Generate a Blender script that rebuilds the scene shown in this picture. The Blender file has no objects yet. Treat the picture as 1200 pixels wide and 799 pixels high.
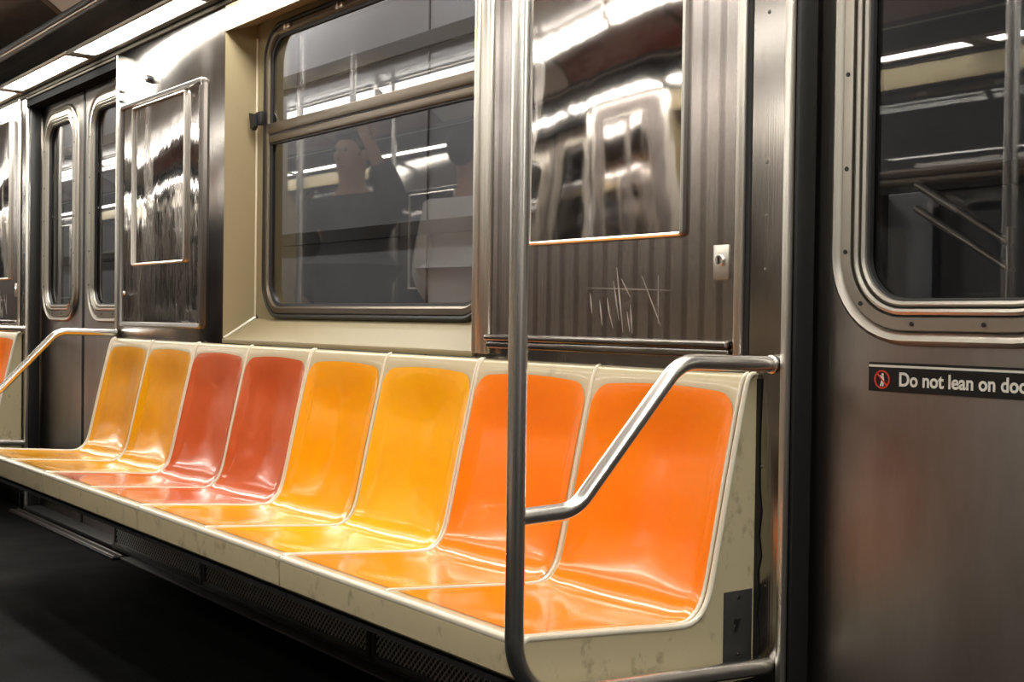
import bpy, bmesh, math, random
from mathutils import Vector, Matrix
random.seed(7)
PI = math.pi
SC = bpy.context.scene
COL = SC.collection

# ------------------------------------------------------------------ helpers
def node_mat(name):
    m = bpy.data.materials.new(name); m.use_nodes = True
    nt = m.node_tree; b = nt.nodes['Principled BSDF']
    return m, nt, b

def mat(name, color, rough=0.4, metal=0.0, coat=0.0, spec=0.5, grain=None, grain_str=0.0, blot=None, emit=0.0):
    """grain = (sx,sy,sz) noise scale for bump; blot = (scale, second colour, low, high) large patches of wear"""
    m, nt, b = node_mat(name)
    b.inputs['Base Color'].default_value = (*color, 1)
    b.inputs['Roughness'].default_value = rough
    b.inputs['Metallic'].default_value = metal
    b.inputs['Coat Weight'].default_value = coat
    b.inputs['Coat Roughness'].default_value = 0.06
    b.inputs['Specular IOR Level'].default_value = spec
    N, L = nt.nodes, nt.links
    if grain or blot:
        g = N.new('ShaderNodeNewGeometry')
    if grain:
        mp = N.new('ShaderNodeMapping'); mp.inputs['Scale'].default_value = grain
        nz = N.new('ShaderNodeTexNoise'); nz.inputs['Scale'].default_value = 1; nz.inputs['Detail'].default_value = 3
        bp = N.new('ShaderNodeBump'); bp.inputs['Strength'].default_value = grain_str; bp.inputs['Distance'].default_value = 0.002
        L.new(g.outputs['Position'], mp.inputs['Vector']); L.new(mp.outputs[0], nz.inputs['Vector'])
        L.new(nz.outputs['Fac'], bp.inputs['Height']); L.new(bp.outputs[0], b.inputs['Normal'])
    if blot:
        sc, c2, lo, hi = blot
        mp2 = N.new('ShaderNodeMapping'); mp2.inputs['Scale'].default_value = sc if isinstance(sc, tuple) else (sc, sc, sc)
        nz2 = N.new('ShaderNodeTexNoise'); nz2.inputs['Scale'].default_value = 1; nz2.inputs['Detail'].default_value = 6
        nz2.inputs['Roughness'].default_value = 0.65
        rp = N.new('ShaderNodeMapRange'); rp.inputs['From Min'].default_value = lo; rp.inputs['From Max'].default_value = hi
        mx = N.new('ShaderNodeMix'); mx.data_type = 'RGBA'
        mx.inputs['A'].default_value = (*color, 1); mx.inputs['B'].default_value = (*c2, 1)
        L.new(g.outputs['Position'], mp2.inputs['Vector']); L.new(mp2.outputs[0], nz2.inputs['Vector'])
        L.new(nz2.outputs['Fac'], rp.inputs['Value']); L.new(rp.outputs[0], mx.inputs['Factor'])
        L.new(mx.outputs['Result'], b.inputs['Base Color'])
    if emit:
        b.inputs['Emission Color'].default_value = (*color, 1); b.inputs['Emission Strength'].default_value = emit
    return m

def tag(o, label=None, cat=None, group=None, kind=None):
    if label: o['label'] = label
    if cat: o['category'] = cat
    if group: o['group'] = group
    if kind: o['kind'] = kind
    return o

def thing(name, loc, label, cat, group=None, kind=None):
    o = bpy.data.objects.new(name, None); COL.objects.link(o); o.location = loc
    o.empty_display_size = 0.05
    return tag(o, label, cat, group, kind)

def world_origin(o):
    v = Vector((0, 0, 0))
    while o: v = v + Vector(o.location); o = o.parent
    return v

def obj(name, verts, faces, m, parent=None, smooth=False, auto=None, label=None):
    """verts are given in world metres; they are stored relative to the parent"""
    me = bpy.data.meshes.new(name)
    off = world_origin(parent) if parent else Vector((0, 0, 0))
    me.from_pydata([tuple(Vector(v) - off) for v in verts], [], faces)
    me.materials.append(m)
    bm = bmesh.new(); bm.from_mesh(me); bmesh.ops.recalc_face_normals(bm, faces=bm.faces); bm.to_mesh(me); bm.free()
    if smooth or auto:
        me.polygons.foreach_set('use_smooth', [True] * len(me.polygons))
    if auto: me.set_sharp_from_angle(angle=math.radians(auto))
    me.update()
    o = bpy.data.objects.new(name, me); COL.objects.link(o)
    if parent: o.parent = parent
    if label: o['label'] = label
    return o

class MB:
    def __init__(s): s.v = []; s.f = []
    def add(s, v, f):
        n = len(s.v); s.v += [tuple(p) for p in v]; s.f += [[i + n for i in q] for q in f]; return s
    def box(s, x0, x1, y0, y1, z0, z1, bev=0.0):
        x0, x1 = min(x0, x1), max(x0, x1); y0, y1 = min(y0, y1), max(y0, y1); z0, z1 = min(z0, z1), max(z0, z1)
        bm = bmesh.new(); bmesh.ops.create_cube(bm, size=1)
        for v in bm.verts:
            v.co = Vector(((x0 + x1) / 2 + v.co.x * (x1 - x0), (y0 + y1) / 2 + v.co.y * (y1 - y0), (z0 + z1) / 2 + v.co.z * (z1 - z0)))
        bev = min(bev, 0.45 * min(x1 - x0, y1 - y0, z1 - z0))
        if bev > 0: bmesh.ops.bevel(bm, geom=list(bm.edges), offset=bev, segments=2, profile=0.5, affect='EDGES')
        return s.bm(bm)
    def bm(s, bm):
        bm.verts.index_update()
        s.add([v.co[:] for v in bm.verts], [[v.index for v in f.verts] for f in bm.faces]); bm.free(); return s
    def tube(s, pts, r, seg=14, caps=True):
        """round tube through 3-D points"""
        pts = [Vector(p) for p in pts]; n = len(pts); rings = []
        t = (pts[1] - pts[0]).normalized()
        up = Vector((0, 0, 1)) if abs(t.z) < 0.9 else Vector((1, 0, 0))
        nrm = t.cross(up).normalized()
        for i, p in enumerate(pts):
            a = pts[max(i - 1, 0)]; b = pts[min(i + 1, n - 1)]
            t2 = (b - a).normalized()
            nrm = (nrm - t2 * nrm.dot(t2)).normalized(); bn = t2.cross(nrm)
            rr = r[i] if isinstance(r, (list, tuple)) else r
            rings.append([p + (nrm * math.cos(2 * PI * k / seg) + bn * math.sin(2 * PI * k / seg)) * rr for k in range(seg)])
        v = [q for ring in rings for q in ring]; f = []
        for i in range(n - 1):
            for k in range(seg):
                k2 = (k + 1) % seg
                f.append([i * seg + k, i * seg + k2, (i + 1) * seg + k2, (i + 1) * seg + k])
        if caps: f += [list(range(seg)), list(range((n - 1) * seg, n * seg))]
        return s.add(v, f)
    def disc(s, c, axis, r, h, seg=20, dome=0.0):
        c = Vector(c); axis = Vector(axis).normalized()
        if dome: return s.tube([c, c + axis * h * .5, c + axis * h * .85, c + axis * h], [r, r * .95, r * .65, r * .15], seg)
        return s.tube([c, c + axis * h * .8, c + axis * h], [r, r, r * .92], seg)
    def prism(s, poly, axis, a, b):
        """extrude 2-D polygon along axis 'x' (poly=(y,z)) or 'y' (poly=(x,z))"""
        n = len(poly)
        P = (lambda t, q: (t, q[0], q[1])) if axis == 'x' else (lambda t, q: (q[0], t, q[1]))
        v = [P(a, q) for q in poly] + [P(b, q) for q in poly]
        f = [list(range(n)), list(range(n, 2 * n))[::-1]] + [[i, (i + 1) % n, n + (i + 1) % n, n + i] for i in range(n)]
        return s.add(v, f)
    def strip(s, prof, a, b, seg=1):
        """open profile of (y,z) extruded along x"""
        n = len(prof); v = []; f = []
        for k in range(seg + 1):
            x = a + (b - a) * k / seg
            v += [(x, y, z) for y, z in prof]
        for k in range(seg):
            for i in range(n - 1): f.append([k * n + i, k * n + i + 1, (k + 1) * n + i + 1, (k + 1) * n + i])
        return s.add(v, f)
    def ring(s, x0, x1, z0, z1, r, prof, y, seg=10):
        """moulding swept round a rounded rectangle in the x-z plane: prof = closed list of (outward, towards the viewer)"""
        base = []
        for cx, cz, a0 in ((x1 - r, z1 - r, 0), (x0 + r, z1 - r, 90), (x0 + r, z0 + r, 180), (x1 - r, z0 + r, 270)):
            for k in range(seg + 1):
                a = math.radians(a0 + 90 * k / seg)
                base.append((cx, cz, math.cos(a), math.sin(a)))
        n = len(base); m = len(prof); v = []; f = []
        for cx, cz, c, sn in base:
            for o, d in prof: v.append((cx + c * (r + o), y - d, cz + sn * (r + o)))
        for i in range(n):
            j = (i + 1) % n
            for k in range(m):
                l = (k + 1) % m
                f.append([i * m + k, i * m + l, j * m + l, j * m + k])
        return s.add(v, f)
    def rrect(s, x0, x1, z0, z1, r, y0, y1, seg=10):
        """solid slab with rounded corners"""
        poly = []
        for cx, cz, a0 in ((x1 - r, z1 - r, 0), (x0 + r, z1 - r, 90), (x0 + r, z0 + r, 180), (x1 - r, z0 + r, 270)):
            for k in range(seg + 1):
                a = math.radians(a0 + 90 * k / seg); poly.append((cx + r * math.cos(a), cz + r * math.sin(a)))
        return s.prism(poly, 'y', y0, y1)
    def build(s, name, m, parent=None, auto=None, smooth=False, label=None):
        return obj(name, s.v, s.f, m, parent, smooth, auto, label)

def box(name, x0, x1, y0, y1, z0, z1, m, parent=None, bev=0.0, label=None):
    return MB().box(x0, x1, y0, y1, z0, z1, bev).build(name, m, parent, auto=30 if bev else None, label=label)

def struct(o): o['kind'] = 'structure'; return o

def fillet(pts, r, seg=8):
    """round the corners of a 3-D polyline"""
    pts = [Vector(p) for p in pts]; out = [pts[0]]
    for i in range(1, len(pts) - 1):
        a, b, c = pts[i - 1], pts[i], pts[i + 1]
        d1 = (a - b).normalized(); d2 = (c - b).normalized()
        ang = d1.angle(d2); rr = r[i - 1] if isinstance(r, (list, tuple)) else r
        t = rr / math.tan(ang / 2)
        t = min(t, 0.48 * (a - b).length, 0.48 * (c - b).length) if not isinstance(r, (list, tuple)) else t
        rr2 = t * math.tan(ang / 2)
        p1 = b + d1 * t; p2 = b + d2 * t
        cen = b + (d1 + d2).normalized() * (rr2 / math.sin(ang / 2))
        v1 = p1 - cen; v2 = p2 - cen; w = v1.angle(v2)
        for k in range(seg + 1):
            u = k / seg
            out.append(cen + (v1 * math.sin((1 - u) * w) + v2 * math.sin(u * w)) / math.sin(w))
    out.append(pts[-1]); return out

def catmull(P, n=6):
    out = []
    for i in range(len(P) - 1):
        p0 = P[max(i - 1, 0)]; p1 = P[i]; p2 = P[i + 1]; p3 = P[min(i + 2, len(P) - 1)]
        for k in range(n):
            t = k / n
            out.append(tuple(0.5 * (2 * b + (c - a) * t + (2 * a - 5 * b + 4 * c - d) * t * t + (3 * b - a - 3 * c + d) * t ** 3) for a, b, c, d in zip(p0, p1, p2, p3)))
    out.append(tuple(P[-1])); return out

def copy_tree(o, parent=None):
    c = o.copy(); COL.objects.link(c); c.parent = parent
    for ch in list(o.children): copy_tree(ch, c)
    return c

# 180 degree turn that makes the opposite side of the car out of this side, and the shift to the next bay
XC2 = 2 * -3.395
YC2 = 1.16
BAY = -4.90
def opposite(o, dx=0.0, label=None, group=None, dull=False):
    c = copy_tree(o); l = o.location
    c.location = (XC2 - l[0] + dx, YC2 - l[1], l[2]); c.rotation_euler = (0, 0, PI + o.rotation_euler.z)
    if dull:
        for ch in c.children:
            if ch.name.startswith('seat_inlay'): ch.data = ch.data.copy(); ch.data.materials[0] = DULL_SEAT; ch['label'] = 'brown inlay'
    if label: c['label'] = label
    if group: c['group'] = group
    return c
def shifted(o, dx, label=None, group=None):
    c = copy_tree(o); c.location = (o.location[0] + dx, o.location[1], o.location[2])
    if label: c['label'] = label
    if group: c['group'] = group
    return c

def brushed(m, aniso=.8, rot=.25):
    nt = m.node_tree; b = nt.nodes['Principled BSDF']
    t = nt.nodes.new('ShaderNodeTangent'); t.direction_type = 'RADIAL'; t.axis = 'Z'
    b.inputs['Anisotropic'].default_value = aniso; b.inputs['Anisotropic Rotation'].default_value = rot
    nt.links.new(t.outputs[0], b.inputs['Tangent']); return m
# ------------------------------------------------------------------ materials
STEEL = mat('brushed_steel', (.33, .31, .29), .15, 1, grain=(260, 260, 3.0), grain_str=.12, blot=((9, 9, 2.5), (.26, .24, .222), .45, .7))
brushed(STEEL)
STEEL_DULL = mat('dull_steel', (.25, .235, .22), .34, 1, grain=(300, 300, 2.0), grain_str=.16, blot=((6, 6, 1.5), (.20, .18, .165), .4, .7))
DOOR_STEEL = mat('door_steel', (.25, .227, .208), .36, 1, grain=(320, 320, 2.0), grain_str=.16, blot=((5, 5, 1.2), (.185, .155, .133), .4, .7))
brushed(DOOR_STEEL)
MIRROR = mat('polished_steel', (.50, .47, .455), .045, 1, grain=(5, 5, 2.5), grain_str=.45)
MIRROR_WAVY = mat('wavy_polished_steel', (.37, .345, .325), .05, 1, grain=(14, 14, 5), grain_str=.4)
CHROME = mat('chrome_tube', (.84, .82, .78), .26, 1, grain=(60, 60, 60), grain_str=.03)
BRIGHT = mat('bright_aluminium', (.74, .71, .65), .36, 1, grain=(40, 40, 40), grain_str=.05)
FRAME_METAL = mat('door_frame_aluminium', (.50, .47, .415), .40, 1, grain=(40, 40, 40), grain_str=.05)
SOFFIT_SHADE = mat('soffit_shade_black', (.008, .008, .008), .95, spec=.04)  # deep shade under the soffit put into the header's colour
BEAD = mat('cornice_bead_paint', (.06, .053, .04), .8, spec=.1)
BRONZE = mat('bronze_aluminium', (.23, .195, .155), .38, 1, grain=(80, 80, 80), grain_str=.05)
RUBBER = mat('black_rubber', (.010, .010, .010), .45)
DARK = mat('dark_metal', (.02, .02, .021), .5, .3)
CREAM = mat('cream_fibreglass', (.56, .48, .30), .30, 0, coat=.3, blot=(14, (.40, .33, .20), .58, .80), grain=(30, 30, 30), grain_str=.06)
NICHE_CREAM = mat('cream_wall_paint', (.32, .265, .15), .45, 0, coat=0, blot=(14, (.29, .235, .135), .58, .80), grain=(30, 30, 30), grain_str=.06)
CREAM_WORN = mat('worn_cream_fibreglass', (.50, .43, .27), .38, 0, coat=.12, blot=((22, 22, 16), (.17, .13, .08), .56, .78), grain=(60, 60, 60), grain_str=.12)
BAND = mat('cream_edge', (.78, .72, .57), .22, 0, coat=.6)  # paler than the shell: lip and ridge highlights put into the colour
def seat_mat(name, c, c2):
    return mat(name, c, .17, 0, coat=.25, blot=((9, 9, 9), c2, .45, .75), grain=(14, 14, 14), grain_str=.10)
YELLOW_A = seat_mat('ochre_yellow_plastic', (.88, .40, .003), (.80, .34, .003))
YELLOW_B = seat_mat('warm_yellow_plastic', (1.0, .42, .002), (1.0, .38, .002))
YELLOW_C = seat_mat('golden_yellow_plastic', (1.0, .48, .005), (.97, .43, .005))
RED = seat_mat('red_orange_plastic', (.64, .125, .035), (.58, .105, .028))
ORANGE = seat_mat('orange_plastic', (1.0, .245, .004), (.97, .215, .005))
ADWHITE = mat('white_card', (.62, .60, .56), .35)
ADDARK = mat('dark_glossy_card', (.006, .006, .006), .35, spec=.2, blot=((14, 30, 30), (.020, .020, .019), .52, .60))
ADRED = mat('red_glossy_card', (.22, .085, .07), .3, blot=((1.2, 6, 6), (.40, .28, .26), .40, .56))
DULL_SEAT = mat('brown_plastic', (.075, .05, .035), .3)
CEIL = mat('ceiling_laminate', (.74, .72, .68), .22, coat=.4, blot=(3, (.66, .64, .60), .4, .7))
LITEXT = mat('white_lettering', (.80, .78, .70), .4)
SIGNBLACK = mat('sign_black', (.008, .008, .008), .3)
SIGNRED = mat('sign_red', (.65, .045, .02), .4)
PLATE = mat('grey_plate', (.045, .043, .040), .45, .2, grain=(200, 200, 200), grain_str=.1)
SCRATCH = mat('scratched_steel', (.8, .74, .70), .35, 1)
TUNNEL = mat('platform_wall_paint', (.30, .31, .33), .6, blot=(.8, (.22, .22, .23), .4, .7))
TUNNEL_LIGHT = mat('pale_panel_paint', (.5, .51, .53), .6)
TUNNEL_DARK = mat('black_band_paint', (.03, .028, .027), .6)

# speckled black floor
FLOOR, nt, b = node_mat('speckled_black_floor')
g = nt.nodes.new('ShaderNodeNewGeometry')
nz = nt.nodes.new('ShaderNodeTexNoise'); nz.inputs['Scale'].default_value = 170; nz.inputs['Detail'].default_value = 2
rp = nt.nodes.new('ShaderNodeValToRGB')
rp.color_ramp.elements[0].position = .58; rp.color_ramp.elements[0].color = (.0025, .003, .003, 1)
rp.color_ramp.elements[1].position = .74; rp.color_ramp.elements[1].color = (.022, .0215, .021, 1)
nt.links.new(g.outputs['Position'], nz.inputs['Vector']); nt.links.new(nz.outputs['Fac'], rp.inputs['Fac'])
nt.links.new(rp.outputs[0], b.inputs['Base Color'])
nz3 = nt.nodes.new('ShaderNodeTexNoise'); nz3.inputs['Scale'].default_value = 3.5; nz3.inputs['Detail'].default_value = 5
mr = nt.nodes.new('ShaderNodeMapRange'); mr.inputs['To Min'].default_value = .42; mr.inputs['To Max'].default_value = .75
nt.links.new(g.outputs['Position'], nz3.inputs['Vector']); nt.links.new(nz3.outputs['Fac'], mr.inputs['Value'])
nt.links.new(mr.outputs[0], b.inputs['Roughness']); b.inputs['Specular IOR Level'].default_value = .03

GRILLE = mat('expanded_metal', (.7, .7, .69), .45, .3)
GRILLE_FRAME = mat('grille_frame_paint', (.10, .098, .094), .45, .2)

# steel panel with darker and lighter vertical stripes in its colour
STRIPED, nt, b = node_mat('striped_steel')
b.inputs['Metallic'].default_value = 1; b.inputs['Roughness'].default_value = .22
g = nt.nodes.new('ShaderNodeNewGeometry')
w = nt.nodes.new('ShaderNodeTexWave'); w.bands_direction = 'X'; w.inputs['Scale'].default_value = 6.4; w.inputs['Distortion'].default_value = .2
nt.links.new(g.outputs['Position'], w.inputs['Vector'])
rp = nt.nodes.new('ShaderNodeValToRGB')
rp.color_ramp.elements[0].position = .12; rp.color_ramp.elements[0].color = (.25, .222, .212, 1)
rp.color_ramp.elements[1].position = .42; rp.color_ramp.elements[1].color = (.38, .35, .335, 1)
nt.links.new(w.outputs['Fac'], rp.inputs['Fac']); nt.links.new(rp.outputs[0], b.inputs['Base Color'])
mp = nt.nodes.new('ShaderNodeMapping'); mp.inputs['Scale'].default_value = (260, 260, 3)
nz = nt.nodes.new('ShaderNodeTexNoise'); nz.inputs['Scale'].default_value = 1
nt.links.new(g.outputs['Position'], mp.inputs['Vector']); nt.links.new(mp.outputs[0], nz.inputs['Vector'])
b1 = nt.nodes.new('ShaderNodeBump'); b1.inputs['Strength'].default_value = .1; b1.inputs['Distance'].default_value = .002
nt.links.new(nz.outputs['Fac'], b1.inputs['Height']); nt.links.new(b1.outputs[0], b.inputs['Normal'])

# window glass: thin pane, clear with fresnel reflections
def glass(name, tint):
    m = bpy.data.materials.new(name); m.use_nodes = True; nt = m.node_tree; nt.nodes.clear()
    out = nt.nodes.new('ShaderNodeOutputMaterial'); mx = nt.nodes.new('ShaderNodeMixShader')
    tr = nt.nodes.new('ShaderNodeBsdfTransparent'); tr.inputs['Color'].default_value = (*tint, 1)
    gl = nt.nodes.new('ShaderNodeBsdfGlossy'); gl.inputs['Roughness'].default_value = .012
    g = nt.nodes.new('ShaderNodeNewGeometry'); dt = nt.nodes.new('ShaderNodeVectorMath'); dt.operation = 'DOT_PRODUCT'
    nt.links.new(g.outputs['Normal'], dt.inputs[0]); nt.links.new(g.outputs['Incoming'], dt.inputs[1])
    def mth(op, a, b_=None):
        q = nt.nodes.new('ShaderNodeMath'); q.operation = op
        for k, z in enumerate((a, b_)):
            if z is None: continue
            if isinstance(z, (int, float)): q.inputs[k].default_value = z
            else: nt.links.new(z, q.inputs[k])
        return q.outputs[0]
    fr = mth('ADD', mth('MULTIPLY', mth('POWER', mth('SUBTRACT', 1.0, mth('ABSOLUTE', dt.outputs['Value'])), 5.0), .90), .11)   # Schlick
    nt.links.new(fr, mx.inputs['Fac']); nt.links.new(tr.outputs[0], mx.inputs[1]); nt.links.new(gl.outputs[0], mx.inputs[2])
    nt.links.new(mx.outputs[0], out.inputs['Surface']); return m
GLASS = glass('window_glass', (.74, .73, .72))
GLASS_DARK = glass('tinted_window_glass', (.42, .41, .40))

# fluorescent diffuser
LAMP = bpy.data.materials.new('fluorescent_diffuser'); LAMP.use_nodes = True
nt = LAMP.node_tree; b = nt.nodes['Principled BSDF']
b.inputs['Base Color'].default_value = (.9, .9, .88, 1)
b.inputs['Emission Color'].default_value = (1.0, .965, .89, 1); b.inputs['Emission Strength'].default_value = 9.0
TLAMP = bpy.data.materials.new('added_tunnel_tube'); TLAMP.use_nodes = True
b = TLAMP.node_tree.nodes['Principled BSDF']
b.inputs['Emission Color'].default_value = (1.0, .98, .95, 1); b.inputs['Emission Strength'].default_value = 95.0

# ------------------------------------------------------------------ setting
X0, X1 = -16.5, 3.2          # ends of the car
W = 1.80                     # wall face on this side; the other wall face is at 1.16-1.80 = -0.64
struct(box('floor', X0, X1, -.85, 2.02, -.10, 0, FLOOR))

def wall_bay(dx, side):
    """steel wall between two door openings, with a cream window niche"""
    mb = MB()
    xl, xr = -5.215, -1.60
    nl, nr, nb, ntp = -4.13, -2.61, .888, 1.942
    mb.box(xl, nl, W, 1.98, 0, 2.045, .004)
    mb.box(nr, xr, W, 1.98, 0, 2.045, .006)
    mb.box(nl, nr, W + .001, 1.98, 0, nb - .03)
    return mb
base_wall = struct(wall_bay(0, 0).build('wall_right', STEEL, auto=30))
# niche, built as the surround of window_1
def niche():
    w = struct(thing('window_1', (-3.37, 1.85, .88), None, None))
    nl, nr, nb, ntp = -4.13, -2.61, .888, 1.942
    yb = 1.912
    mb = MB()
    # outer face ring corners and inner ring corners, sill and head slope
    o = [(nl, W - .003, nb), (nr, W - .003, nb), (nr, W - .003, ntp), (nl, W - .003, ntp)]
    i = [(nl + .012, yb, .962), (nr - .012, yb, .962), (nr - .012, yb, 1.978), (nl + .012, yb, 1.978)]
    top = [(nl, W - .003, 2.045), (nr, W - .003, 2.045)]
    v = o + i + top
    f = [[0, 1, 5, 4], [1, 2, 6, 5], [2, 3, 7, 6], [3, 0, 4, 7], [3, 2, 9, 8]]
    mb.add(v, f)
    # back plate as a ring round the pane (rounded opening)
    xo, xi = (nl + .012, nr - .012), (-4.035, -2.705)
    zo, zi = (.962, 1.978), (.972, 1.945)
    R = .115; seg = 10; inner = []; outer = []
    for cx, cz, a0, ox, oz in ((xi[1] - R, zi[1] - R, 0, xo[1], zo[1]), (xi[0] + R, zi[1] - R, 90, xo[0], zo[1]), (xi[0] + R, zi[0] + R, 180, xo[0], zo[0]), (xi[1] - R, zi[0] + R, 270, xo[1], zo[0])):
        for k in range(seg + 1):
            a = math.radians(a0 + 90 * k / seg)
            inner.append((cx + R * math.cos(a), cz + R * math.sin(a)))
            # project to outer rectangle
            if k == 0: q = (ox, cz) if a0 in (0, 180) else (cx, oz)
            elif k == seg: q = (cx, oz) if a0 in (0, 180) else (ox, cz)
            else:
                dx, dz = math.cos(a), math.sin(a)
                tx = abs((ox - cx) / dx) if abs(dx) > 1e-6 else 1e9; tz = abs((oz - cz) / dz) if abs(dz) > 1e-6 else 1e9
                t = min(tx, tz); q = (cx + dx * t, cz + dz * t)
            outer.append(q)
    n = len(inner)
    vv = [(x, yb, z) for x, z in inner] + [(x, yb, z) for x, z in outer] + [(x, 1.97, z) for x, z in inner]
    ff = []
    for k in range(n):
        k2 = (k + 1) % n
        ff.append([k, k2, n + k2, n + k]); ff.append([k, 2 * n + k, 2 * n + k2, k2])
    mb.add(vv, ff)
    # front lip of the sill
    mb.box(nl + .002, nr - .002, W - .008, W + .02, nb - .012, nb + .004, .004)
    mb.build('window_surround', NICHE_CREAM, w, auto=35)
    # corner trims where the sill meets the reveal
    t = MB(); t.tube([(nl + .004, W, nb + .006), (nl + .014, yb, .967)], .005, 8)
    t.tube([(nl + .014, yb - .002, .967), (nl + .014, yb - .002, 1.93)], .004, 8)
    t.build('corner_trim', BAND, w, auto=40)
    # black gasket
    MB().ring(-4.03, -2.71, .977, 1.940, .11, [(0, -.01), (.014, -.01), (.014, .012), (.007, .016), (0, .012)], yb).build('gasket', RUBBER, w, auto=40)
    fr = MB()
    fr.ring(-4.03, -2.71, .977, 1.940, .11, [(0, -.01), (-.026, -.01), (-.026, .006), (-.020, .012), (-.004, .012), (0, .008)], yb)
    fr = fr.build('window_frame', BRONZE, w, auto=40)
    # inner bead, black
    MB().ring(-4.004, -2.736, 1.003, 1.914, .086, [(0, -.012), (-.010, -.012), (-.010, .000), (0, .003)], yb).build('glazing_bead', RUBBER, fr, auto=40)
    # transom bar, two mouldings and black lines
    tr = MB(); tr.box(-4.006, -2.734, yb - .016, yb + .012, 1.586, 1.622, .005); tr.box(-4.006, -2.734, yb - .012, yb + .012, 1.556, 1.582, .004)
    tr = tr.build('transom', BRONZE, w, auto=40)
    box('transom_seal', -4.0, -2.74, yb - .011, yb + .01, 1.5815, 1.587, RUBBER, tr)
    box('transom_seal', -4.0, -2.74, yb - .006, yb + .01, 1.551, 1.557, RUBBER, tr)
    # panes
    MB().rrect(-4.0, -2.74, 1.617, 1.91, .082, yb + .002, yb + .006).build('upper_pane', GLASS, w)
    MB().rrect(-4.0, -2.74, 1.006, 1.56, .08, yb + .004, yb + .008).build('lower_pane', GLASS, w)
    # latches on the upper sash
    for hx in (-3.86, -3.50, -2.90):
        h = MB(); h.box(hx - .022, hx + .022, yb - .022, yb - .008, 1.917, 1.934, .003); h.disc((hx, yb - .02, 1.926), (0, -1, 0), .007, .008)
        h.build('sash_hinge', BRIGHT, w, auto=40)
    l = MB(); l.box(-4.072, -4.030, yb - .030, yb - .010, 1.622, 1.668, .004); l.prism([(-4.100, 1.668), (-4.060, 1.660), (-4.056, 1.618), (-4.070, 1.606), (-4.085, 1.612)], 'y', yb - .040, yb - .026)
    l.build('sash_latch', DARK, w, auto=40)
    return w
win = niche()

# wall mouldings, posts, jambs
def trims():
    t = struct(thing('trim_1', (-2.57, 1.79, .88), None, None))
    mb = MB()
    for x in (-2.600, -2.545):
        mb.box(x - .010, x + .010, W - .014, W + .002, .885, 2.045, .006)
    mb.box(-2.590, -2.555, W - .006, W + .002, .885, 2.045, .002)
    mb.build('post_moulding', BRIGHT, t, auto=40)
    t2 = struct(thing('trim_2', (-1.71, 1.79, .88), None, None))
    MB().box(-1.727, -1.706, W - .012, W + .002, .89, 2.045, .005).build('edge_moulding', BRIGHT, t2, auto=40)
    box('black_seam', -1.706, -1.694, W - .003, W + .002, .0, 2.045, RUBBER, t2)
    # door jamb corner: bright rolled edge, then dull return, then rubber seal
    t3 = struct(thing('trim_3', (-1.61, 1.80, 0), None, None))
    MB().box(-1.612, -1.597, W - .006, W + .012, 0, 2.045, .005).build('jamb_edge', BRIGHT, t3, auto=40)
    box('door_seal', -1.600, -1.590, W + .012, W + .062, 0, 2.02, RUBBER, t3, .004)
    r = MB()
    for z in (.34, .70, 1.07, 1.17, 1.27, 1.55, 1.83): r.disc((-1.655, W, z), (0, -1, 0), .004, .002, 10, dome=1)
    r.build('rivets', STEEL_DULL, t3, auto=40)
    # jamb at the other end of the bay
    t4 = struct(thing('trim_4', (-5.20, 1.80, 0), None, None))
    MB().box(-5.218, -5.203, W - .006, W + .012, 0, 2.045, .005).build('jamb_edge', BRIGHT, t4, auto=40)
    box('door_seal', -5.225, -5.215, W + .012, W + .062, 0, 2.02, RUBBER, t4, .004)
    r = MB()
    for z in (1.84, 1.88): r.disc((-5.185, W, z), (0, -1, 0), .006, .002, 10)
    r.build('screw_holes', RUBBER, t4, auto=40)
    return [t, t2, t3, t4]
tr_all = trims()

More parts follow.
